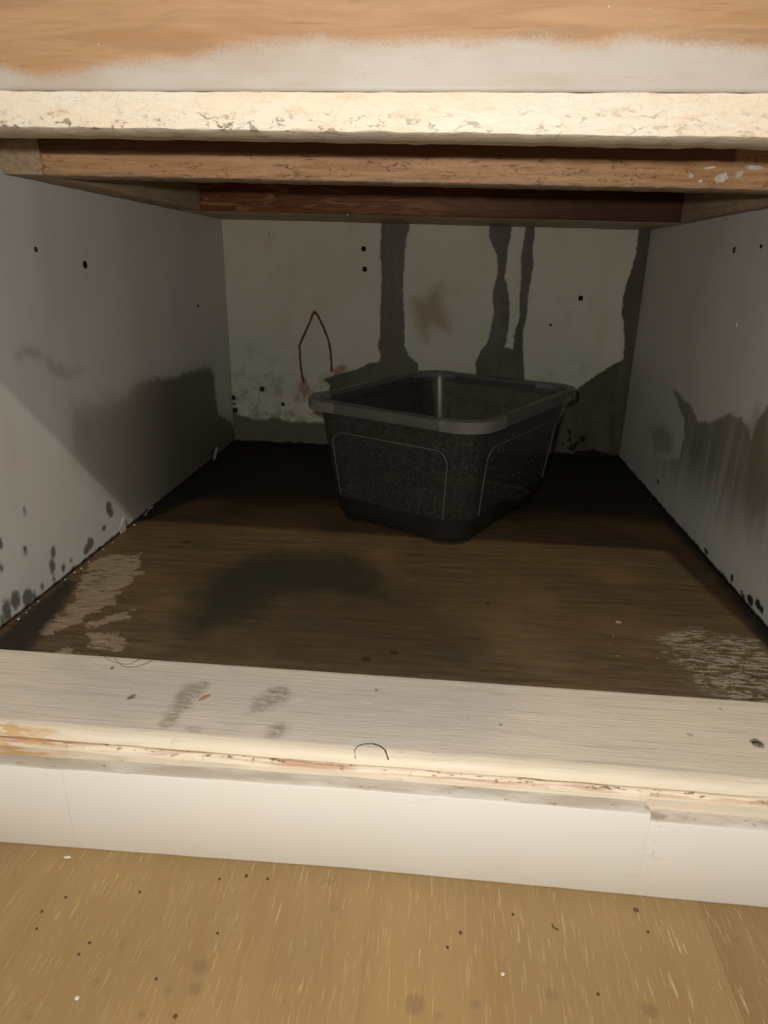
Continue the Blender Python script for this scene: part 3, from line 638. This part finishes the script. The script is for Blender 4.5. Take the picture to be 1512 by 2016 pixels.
for i in range(NX):
    for j in range(m_):
        faces.append((i*m_+j, i*m_+(j+1) % m_, (i+1)*m_+(j+1) % m_, (i+1)*m_+j))
faces.append(tuple(range(m_-1, -1, -1))); faces.append(tuple(NX*m_+j for j in range(m_)))
me = mesh('sill', verts, faces)
P = np.array([(v.co.x*1000, v.co.y*1000) for v in me.vertices]); zt = np.array([v.co.z for v in me.vertices])
for kname, kind in (('sl_dirt', 'poly'), ('sl_gray', 'poly'), ('sl_spot', 'flat')):
    s_ = sdf(P, kname, kind); s_[zt < .002] = -80; set_attr(me, kname, s_)
sill = put('sill', me, mat_sill(), cab, True)
bmx = bmesh.new(); bmx.from_mesh(me); bmesh.ops.recalc_face_normals(bmx, faces=bmx.faces[:]); bmx.to_mesh(me); bmx.free()
me.shade_smooth()
# nail head in the sill and the crescent dent with dark rim
bm = bmesh.new(); bmesh.ops.create_uvsphere(bm, u_segments=14, v_segments=6, radius=.0026)
for v in bm.verts: v.co.z *= .28; v.co.y *= .62
o = put('nail_head', from_bm('nail_head', bm), M_metal, sill, True, loc=(DATA['sl_nail'][0][0]/1000, DATA['sl_nail'][0][1]/1000, .0050))
cr = [(x/1000, max(y/1000, -.0768), .0052 if y > -71 else (.0048 if y > -74 else .0030)) for x, y in DATA['cres']]
put('crescent_dent', tube_mesh('crescent_dent', cr, lambda t: .00018+.0003*t, 6), M_metal, sill, True)

# face frame: thin cream rail with dirty rounded lower edge, and the two stiles outside the view
ZB = lambda x: .3045 - .0125*x                   # the upper frame sags to the right
def warp_face(x, y, z):
    t = (z-.303)/.0135
    b = ZB(x)-.0002; tp = .31725-.0062*x
    return (x, y, b + t*(tp-b))
put('face_rail', board_mesh('face_rail', (-.004, W+.004), (-.057, -.029), (.303, .3165), .0011, 220, .00045, warp_face, 110), mat_cream(), cab, True)
for x0, x1 in ((-.066, -.0045), (W+.0045, W+.066)):
    put('face_stile', board_mesh('face_stile', (x0, x1), (-.057, -.0005), (.0056, TOP+.018), .001, 12, .0002, axis=2), M_white, cab, True)
put('face_rail', board_mesh('face_rail_upper', (-.004, W+.004), (-.057, -.031), (.442, TOP+.017), .001, 10, .0002), M_white, cab, True)

# web frame under the drawer
def warp_web(x, y, z):
    t = (z-.300)/.045
    return (x, y, ZB(x) + t*(.3455-ZB(x)))
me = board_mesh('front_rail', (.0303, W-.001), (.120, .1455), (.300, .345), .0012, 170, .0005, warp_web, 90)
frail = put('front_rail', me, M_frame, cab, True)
# raised dabs of paint on the rail's right end
M_dab = mat_plain('dried_paint_dab', (.60, .55, .47), .5)
for q_, poly in enumerate(DATA['front_splat']):
    P = np.array(poly)/1000; cx_, cz_ = P.mean(0); ang = np.linspace(0, 2*math.pi, 22, endpoint=False); loop = []
    for t in ang:
        dv_ = np.array([math.cos(t), math.sin(t)]); lo, hi = 0, .03
        for _ in range(14):
            md = (lo+hi)/2
            if sdf_poly(np.array([[cx_, cz_]])+dv_*md, P)[0] > 0: lo = md
            else: hi = md
        r_ = lo*(1.0+.35*mnoise.noise(Vector((cx_*900+2*math.cos(t), 2*math.sin(t), q_))))
        loop.append((cx_+dv_[0]*r_, cz_+dv_[1]*r_))
    vs_ = [(x, .1203, z) for x, z in loop] + [(cx_+(x-cx_)*.8, .1191, cz_+(z-cz_)*.8) for x, z in loop]
    fs = [tuple(range(22, 44))] + [(i, (i+1) % 22, 22+(i+1) % 22, 22+i) for i in range(22)]
    tag(put('paint_dab', mesh('paint_dab', vs_, fs), M_dab, frail), 'white paint dab')
put('side_runner', board_mesh('side_runner', (.0008, .0297), (.120, .4292), (.300, .345), .0012, 90, .0005, warp_web, 80, 1), M_run, cab, True)
put('side_runner', board_mesh('side_runner', (.546, W-.001), (.1462, .4292), (.300, .345), .0012, 90, .0005, warp_web, 80, 1), M_run, cab, True)
brail = put('back_rail', board_mesh('back_rail', (.0008, W-.001), (.4300, D-.0008), (.300, .345), .0014, 150, .0005, warp_web, 70), M_brail, cab, True)

# small screw holes in the panels
def hole(parent, p, nrm, r, mat, name='screw_hole'):
    bm = bmesh.new(); seg = 14; nrm = Vector(nrm); a = Vector((0, 0, 1)); b = nrm.cross(a)
    rings = ((1.35, .0000), (1.15, .00045), (.95, .0004), (.75, -.0006))
    vs_ = [[bm.verts.new(Vector(p) + nrm*h + r*f*(math.cos(2*math.pi*i/seg)*a + math.sin(2*math.pi*i/seg)*b)) for i in range(seg)] for f, h in rings]
    for A, B in zip(vs_[:-1], vs_[1:]):
        for i in range(seg): bm.faces.new((A[i], A[(i+1) % seg], B[(i+1) % seg], B[i]))
    bm.faces.new(vs_[-1])
    bmesh.ops.recalc_face_normals(bm, faces=bm.faces[:])
    return put(name, from_bm(name, bm), mat, parent, True)
for (x, z) in DATA['holeB']: hole(back, (x/1000, D-.0006, z/1000), (0, -1, 0), .0024, M_dark)
for (y, z), r in zip(DATA['holeL'], (.0024, .0014, .0012)): hole(left, (.0006, y/1000, z/1000), (1, 0, 0), r, M_dark)
yz = DATA['holeR']
hole(right, (W-.0006, yz[0][0]/1000, yz[0][1]/1000), (-1, 0, 0), .0020, M_dark)
hole(right, (W-.0006, yz[2][0]/1000, yz[2][1]/1000), (-1, 0, 0), .0012, M_dark)
bm = bmesh.new(); bmesh.ops.create_uvsphere(bm, u_segments=12, v_segments=6, radius=.0026)
for v in bm.verts: v.co.x *= .35
tag(put('screw_head', from_bm('screw_head', bm), mat_plain('pale_screw_head', (.62, .52, .40), .4, .5), right, True, loc=(W-.0005, yz[1][0]/1000, yz[1][1]/1000)), 'pale screw head')

def drops_mesh(name, items):
    vs_, fs = [], []
    bm = bmesh.new(); bmesh.ops.create_icosphere(bm, subdivisions=1, radius=1)
    bv = [v.co.copy() for v in bm.verts]; bf = [[v.index for v in f.verts] for f in bm.faces]; bm.free()
    for p, r, st in items:
        b = len(vs_)
        vs_ += [Vector(p) + Vector((v.x*r*st[0], v.y*r*st[1], v.z*r*st[2])) for v in bv]
        fs += [[b+i for i in f] for f in bf]
    me = mesh(name, vs_, fs); me.shade_smooth()
    return me
it = [((x/1000+random.uniform(-.0006, .0006), D-.0004, z/1000+random.uniform(-.001, .001)), random.uniform(.0006, .0012), (.8, .8, random.uniform(1, 2.6))) for x, z in DATA['drops']]
it += [((x/1000+random.uniform(-.002, .002), D-.0004, z/1000), random.uniform(.0003, .0006), (1, .8, 1)) for x, z in DATA['drops2']]
tag(put('water_droplets', drops_mesh('water_droplets', it), M_drop, back), kind='stuff')
it = [((x/1000, .4299, z/1000), random.uniform(.0004, .0008), (1, .8, 1)) for x, z in DATA['kspk']]
tag(put('water_droplets', drops_mesh('water_droplets', it), M_drop, brail), kind='stuff')
for x, z in DATA['kdrop']:
    put('hanging_drop', drops_mesh('hanging_drop', [((x/1000, .4335, ZB(x/1000)-.0006), .0019, (1, 1, 1.2))]), M_drop, brail)

# ------------------------------------------------------------------ drawer above the opening
drawer = tag(empty('drawer', (W/2, .1, .3175)), 'tan plywood drawer with white overspray along lower edge, above cream edged rail', 'drawer')
fp = panel('front_panel', mat_tan(), drawer, (-.003, W+.003), (.3170, .4405), .0018, lambda u, v, w: (u, -.0570-w, v-.0062*u), .018, [('tan_over', 'poly')], .0001, -.0062)
put('bottom_panel', board_mesh('bottom_panel', (.012, W-.012), (-.038, .55), (.3465, .352), .0005, 1, 0), M_rawwood, drawer)
for x0, x1 in ((.012, .024), (W-.024, W-.012)):
    put('drawer_side', board_mesh('drawer_side', (x0, x1), (-.038, .55), (.352, .43), .0008, 1, 0), M_rawwood, drawer)
put('drawer_back', board_mesh('drawer_back', (.024, W-.024), (.538, .55), (.352, .43), .0008, 1, 0), M_rawwood, drawer)

# ------------------------------------------------------------------ clear plastic tub
TC = Vector((.3137, .3475, 0)); TR = 1.0631
aR, bR, HR, aB, bB, rR, rB = .128, .1025, .127, .1054, .0774, .034, .0275
ct, st_ = math.cos(TR), math.sin(TR)
def tw(x, y, z): return Vector((TC.x + ct*x - st_*y, TC.y + st_*x + ct*y, z))
def ring(a, b, r, n=9):
    o = []
    for sx, sy, a0 in ((1, 1, 0), (-1, 1, 90), (-1, -1, 180), (1, -1, 270)):
        for i in range(n+1):
            t = math.radians(a0+90*i/n); o.append((sx*(a-r)+r*math.cos(t), sy*(b-r)+r*math.sin(t)))
    return o
LIP = .009; FT = .003; TH = .0016; STEP = .0275
def dims(z, inset=0.0):
    t = z/HR
    k = -.0012 if z < STEP-1e-6 else 0.0
    return (aB+(aR-LIP-aB)*t+k-inset, bB+(bR-LIP-bB)*t+k-inset, max(.006, rB+(rR-LIP*.6-rB)*t-inset))
def loft(name, rings, cap0=False, cap1=False):
    vs_, fs = [], []; n = len(rings[0][0])
    for pts, z in rings:
        vs_ += [tw(x, y, z) for x, y in pts]
    for i in range(len(rings)-1):
        for k in range(n):
            fs.append((i*n+k, i*n+(k+1) % n, (i+1)*n+(k+1) % n, (i+1)*n+k))
    if cap0: fs.append(tuple(range(n-1, -1, -1)))
    if cap1: fs.append(tuple((len(rings)-1)*n+k for k in range(n)))
    return mesh(name, vs_, fs)
tub = tag(empty('storage_tub', TC), 'clear plastic storage tub catching drips on the wet cabinet bottom', 'tub')
M_tub = mat_plastic('cloudy_clear_plastic', .32, (.050, .048, .044), .27, .45, .20)
M_rim = mat_plastic('cloudy_plastic_rim', .60, (.12, .117, .11), .22, .5)
M_rimc = mat_plastic('cloudy_plastic_rim_corner', .42, (.27, .26, .25), .2, .55)
d0 = dims(FT); dA = dims(FT+.005)
outer = [(ring(d0[0]-.005, d0[1]-.005, d0[2]-.003), FT), (ring(d0[0]-.0015, d0[1]-.0015, d0[2]-.001), FT+.0015), (ring(*dA), FT+.005)]
for z in (STEP-.0004, ): outer.append((ring(aB+(aR-LIP-aB)*z/HR-.0012, bB+(bR-LIP-bB)*z/HR-.0012, dims(z)[2]), z))
for z in (STEP, .05, .08, .105, HR-.004): outer.append((ring(*dims(z)), z))
inner = []
for z in (HR-.004, .105, .08, .05, STEP, STEP-.0005, FT+.006): inner.append((ring(*dims(z, TH)), z))
di = dims(FT+.004, TH+.004); inner.append((ring(*di), FT+.002))
put('tub_body', loft('tub_body', outer+inner, True, True), M_tub, tub, True)
aT, bT, rT = dims(HR-.004)
def rim_rings(e=0.0):
    return [(ring(aT-TH-e, bT-TH-e, rT-TH), HR-.010), (ring(aT-TH+.0004-e, bT-TH+.0004-e, rT-TH+.0003), HR-.001),
            (ring(aT+.001, bT+.001, rT+.001), HR+e), (ring(aR-.002, bR-.002, rR-.002), HR+e),
            (ring(aR-.0004+e, bR-.0004+e, rR-.0004), HR-.0012+e), (ring(aR+e, bR+e, rR), HR-.004), (ring(aR-.0006+e, bR-.0006+e, rR-.001), HR-.0105)]
put('rim', loft('rim', rim_rings()), M_rim, tub, True)
# thicker grip segments round each corner of the rim
rg = rim_rings(.0004); nper = len(rg[0][0])//4
for c in range(4):
    ids = list(range(c*nper, c*nper+nper))
    vs_, fs = [], []
    rows = []
    for pts, z in rg:
        row = [Vector((*pts[i], z)) for i in ids]
        d_a = (row[0]-row[1]).normalized(); d_b = (row[-1]-row[-2]).normalized()
        ax = Vector((0, 1 if pts[ids[0]][1] > 0 else -1, 0))
        row = [row[0] - Vector(((0, math.copysign(.006, row[0].y), 0) if c in (0, 2) else (math.copysign(.006, row[0].x), 0, 0)))] + row + \
              [row[-1] - Vector(((math.copysign(.016, row[-1].x), 0, 0) if c in (0, 2) else (0, math.copysign(.016, row[-1].y), 0)))]
        rows.append(row)
    m2 = len(rows[0])
    for row in rows: vs_ += [tw(*p) for p in row]
    for i in range(len(rows)-1):
        for k in range(m2-1): fs.append((i*m2+k, i*m2+k+1, (i+1)*m2+k+1, (i+1)*m2+k))
    put('rim_corner', mesh('rim_corner', vs_, fs), M_rimc, tub, True)
# feet at the four base corners
for sx, sy in ((1, 1), (-1, 1), (-1, -1), (1, -1)):
    pts = []
    aa, bb = aB-.0028, bB-.0028
    arc = [(sx*(aa-rB)+sx*rB*math.cos(math.radians(t)), sy*(bb-rB)+sy*rB*math.sin(math.radians(t))) for t in range(0, 91, 15)]
    arc_i = [(sx*(aa-rB)+sx*(rB-.012)*math.cos(math.radians(t)), sy*(bb-rB)+sy*(rB-.012)*math.sin(math.radians(t))) for t in range(90, -1, -15)]
    loop = arc + arc_i; n_ = len(loop)
    vs_ = [tw(x, y, 0.0008) for x, y in loop] + [tw(x, y, FT+.0012) for x, y in loop]
    fs = [tuple(range(n_)), tuple(range(2*n_-1, n_-1, -1))] + [(i, (i+1) % n_, n_+(i+1) % n_, n_+i) for i in range(n_)]
    put('foot', mesh('foot', vs_, fs), M_tub, tub)
# raised rounded border on each face
def face_pt(side, s, z, off=.0003):
    a, b, r = dims(z)
    if side == 0: return tw(s*a, -(b+off), z)
    if side == 1: return tw(s*a, b+off, z)
    if side == 2: return tw(-(a+off), s*b, z)
    return tw(a+off, s*b, z)
for side in range(4):
    e = .72 if side < 2 else .74
    zt_, zb_, rc = .096, STEP+.001, .014
    path = [face_pt(side, -e, zb_)] + [face_pt(side, -e, zb_+(zt_-rc-zb_)*i/5) for i in range(1, 6)]
    hw = (aB+aR)/2 if side < 2 else (bB+bR)/2
    for t in range(15, 91, 15):
        path.append(face_pt(side, -e+rc/hw*(1-math.cos(math.radians(t))), zt_-rc+rc*math.sin(math.radians(t))))
    for t in range(90, -1, -15):
        path.append(face_pt(side, e-rc/hw*(1-math.cos(math.radians(t))), zt_-rc+rc*math.sin(math.radians(t))))
    path += [face_pt(side, e, zt_-rc-(zt_-rc-zb_)*i/5) for i in range(1, 6)]
    put('raised_border', tube_mesh('raised_border', path, .0005, 6), M_rimc, tub, True)
# bevel lines down the corner nearest the front
# beads of condensation on the walls
it = []
for side in range(4):
    for _ in range(330):
        s = random.uniform(-.74, .74); z = random.uniform(STEP+.002, .112)
        p = face_pt(side, s, z, 0)
        r = .00022 + .0007*random.random()**5
        it.append((p, r, (1, 1, 1)))
tag(put('water_droplets', drops_mesh('water_droplets', it), mat_water('condensation', .42), tub), kind='stuff')
# shallow water inside
wz = STEP-.0015
me = loft('water', [(ring(*dims(FT+.004, TH+.0045)), FT+.0024), (ring(*dims(FT+.008, TH+.0005)), FT+.008), (ring(*dims(wz, TH+.0005)), wz)], True, True)
w_ = bpy.data.objects.new('water', me); me.materials.append(M_water); col.objects.link(w_)
tag(w_, 'shallow clear water standing in the bottom of the plastic tub', 'water', kind='stuff')

# ------------------------------------------------------------------ loose bits
# splinter on the sill
a, b = [Vector((x/1000, y/1000, .0056)) for x, y in DATA['splinter']]
c_ = (a+b)/2; dv = (b-a); L_ = dv.length; dv.normalize(); sv = Vector((-dv.y, dv.x, 0))
vs_ = []
for t, w1, h in ((-.5, .0002, .0002), (-.2, .0010, .0007), (.1, .0013, .0009), (.35, .0008, .0006), (.5, .0001, .0003)):
    p = c_ + dv*L_*1.15*t
    vs_ += [p - sv*w1 - Vector((0, 0, .0003)), p + sv*w1 - Vector((0, 0, .0003)), p + sv*w1*.5 + Vector((0, 0, h)), p - sv*w1*.6 + Vector((0, 0, h))]
fs = [(3, 2, 1, 0)] + [(i*4+k, i*4+(k+1) % 4, i*4+4+(k+1) % 4, i*4+4+k) for i in range(4) for k in range(4)] + [(16, 17, 18, 19)]
tag(put('wood_splinter', mesh('wood_splinter', vs_, fs), mat_plain('orange_brown_splinter', (.36, .20, .10))), 'small orange brown wood splinter lying on the white sill', 'splinter')

M_hair = mat_plain('dark_hair', (.08, .06, .05), .4)
for pts, lab in zip(DATA['hair'], ('short dark curled hair at the inner edge of the white sill, left one of two', 'longer dark hair curving across the white sill, right one of two')):
    P = [Vector((x/1000, min(y/1000, -.001), .0056)) for x, y in pts]; sm_ = []
    for i in range(len(P)-1):
        for t in range(5):
            u = t/5; p0 = P[max(0, i-1)]; p1 = P[i]; p2 = P[i+1]; p3 = P[min(len(P)-1, i+2)]
            sm_.append(.5*((2*p1)+(p2-p0)*u+(2*p0-5*p1+4*p2-p3)*u*u+(-p0+3*p1-3*p2+p3)*u**3))
    sm_.append(P[-1])
    tag(put('hair', tube_mesh('hair', sm_, .00013, 5), M_hair, None, True), lab, 'hair')

def lump(r, flat, seed):
    bm = bmesh.new(); bmesh.ops.create_icosphere(bm, subdivisions=2, radius=1)
    for v in bm.verts:
        v.co *= 1 + .35*mnoise.noise(v.co*1.4 + Vector((seed*3.7, seed, 0)))
        v.co = Vector((v.co.x*r, v.co.y*r, v.co.z*r*flat))
    return from_bm('lump', bm)
M_grit = mat_plain('dark_grit', (.075, .06, .045), .8, .1); M_brown = mat_plain('brown_crumb', (.14, .085, .045), .8, .1)
M_chip = mat_plain('white_paint_chip', (.74, .68, .58), .5)
ORD = ['leftmost', 'second', 'third', 'fourth', 'fifth', 'sixth', 'seventh', 'eighth', 'ninth', 'tenth', 'eleventh', 'twelfth', 'thirteenth', 'fourteenth', 'rightmost']
small = sorted((i for i in range(len(DATA['grit'])) if i not in (11, 16, 17)), key=lambda i: math.atan2(DATA['grit'][i][0][0]-312, DATA['grit'][i][0][1]+366))
rank = {i: k for k, i in enumerate(small)}
for i, s in enumerate(DATA['grit']):
    r = max(.0007, abs(s[1][0]-s[0][0])/1000*.8)
    x, y = s[0][0]/1000, s[0][1]/1000
    big = i in (11, 16, 17)
    o = put('crumb' if big else 'grit', lump(r, .45, i+1), M_brown if big else M_grit, None, True, loc=(x, y, FLOOR+r*.35))
    if big: tag(o, {11: 'brown crumb on the tan floor near the middle, below the white baseboard', 16: 'brown crumb on the tan floor at the bottom edge, left of centre',
                    17: 'round brown crumb on the tan floor at the right, close under the white baseboard'}[i], 'crumb')
    else: tag(o, 'dark speck of grit on the tan floor, %s of fifteen counted from the left' % ORD[rank[i]] if 0 < rank[i] < 14 else
              'dark speck of grit on the tan floor, %s of fifteen' % ORD[rank[i]], 'grit', 'dark grit specks on the tan floor')
for i, s in enumerate(DATA['white']):
    r = max(.0009, abs(s[1][0]-s[0][0])/1000*.9); x, y = s[0][0]/1000, s[0][1]/1000
    me = lump(r, .3, i+31)
    if i == 0:
        for v in me.vertices: v.co.x *= 1.3; v.co.y *= .55
    tag(put('paint_chip', me, M_chip, None, True, loc=(x, y, FLOOR+r*.25)),
        ('flat white paint chip on tan floor at the left, close under baseboard', 'round white chip on tan floor at bottom left, away from baseboard', 'small white speck on tan floor right of centre, away from baseboard')[i], 'paint chip')
P = [Vector((x/1000, y/1000, FLOOR+.0003)) for x, y in DATA['fib']]
tag(put('fibre', tube_mesh('fibre', P, .00035, 6), M_grit, None, True), 'short dark bent fibre on the tan floor right of centre', 'fibre')

# flakes of peeled paint along the foot of the left side
M_flake = mat_plain('peeling_wall_paint', (.40, .385, .35), .6)
def flake(x, y, w, h, seed, tilt):
    n_ = 7; vs_ = []; fs = []
    for s_ in (0, 1):
        for j in range(n_):
            for i in range(n_):
                u, v = i/(n_-1)-.5, j/(n_-1)
                wd = w*(1-.55*v*v)*(1+.25*mnoise.noise(Vector((seed, v*4, 0))))
                yy = y + u*wd
                zz = .0003 + v*h*(1+.25*mnoise.noise(Vector((u*4, seed, 2))))
                xx = x + tilt*v*v + .0012*math.sin(u*4+seed) + (.0005 if s_ else 0)
                vs_.append((xx, yy, zz))
    k_ = n_*n_
    for j in range(n_-1):
        for i in range(n_-1):
            q = (j*n_+i, j*n_+i+1, (j+1)*n_+i+1, (j+1)*n_+i)
            fs.append(q[::-1]); fs.append(tuple(k_+t for t in q))
    for i in range(n_-1):
        fs.append((i, i+1, k_+i+1, k_+i)); b = (n_-1)*n_
        fs.append((b+i+1, b+i, k_+b+i, k_+b+i+1))
        fs.append((i*n_+n_-1, (i+1)*n_+n_-1, k_+(i+1)*n_+n_-1, k_+i*n_+n_-1)); fs.append(((i+1)*n_, i*n_, k_+i*n_, k_+(i+1)*n_))
    return mesh('paint_flake', vs_, fs)
fl = DATA['flake']
specs = ((.0016, fl[0][1]/1000, .015, .014, 1.3, .0014, 'largest pale flake of peeling paint at the foot of the left wall'),
         (.0026, fl[1][1]/1000, .016, .008, 2.9, .007, 'grey curl of peeling paint at the left wall beside the shadow edge'),
         (.0032, fl[2][1]/1000, .012, .016, 4.4, .005, 'small dim flake of peeling paint at the left wall deep in the shadow'))
for x, y, w, h, sd, tl, lab in specs:
    tag(put('paint_flake', flake(x, y, w, h, sd, tl), M_flake, None, True), lab, 'paint flake')
ORDB = ['nearest the white sill'] + ['%s from the white sill' % t for t in ORD[1:10]] + ['deepest inside']
for i, (x, y) in enumerate(sorted(DATA['bits'], key=lambda q: q[1])):
    r = random.uniform(.0006, .0012)
    tag(put('paint_crumb', lump(r, .6, i+50), M_flake, None, True, loc=(.0028+random.uniform(0, .003), y/1000, r*.5+.0002)),
        'tiny pale paint crumb at the foot of the left side, %s' % ORDB[i], 'paint crumb', 'paint crumbs along the left side panel')
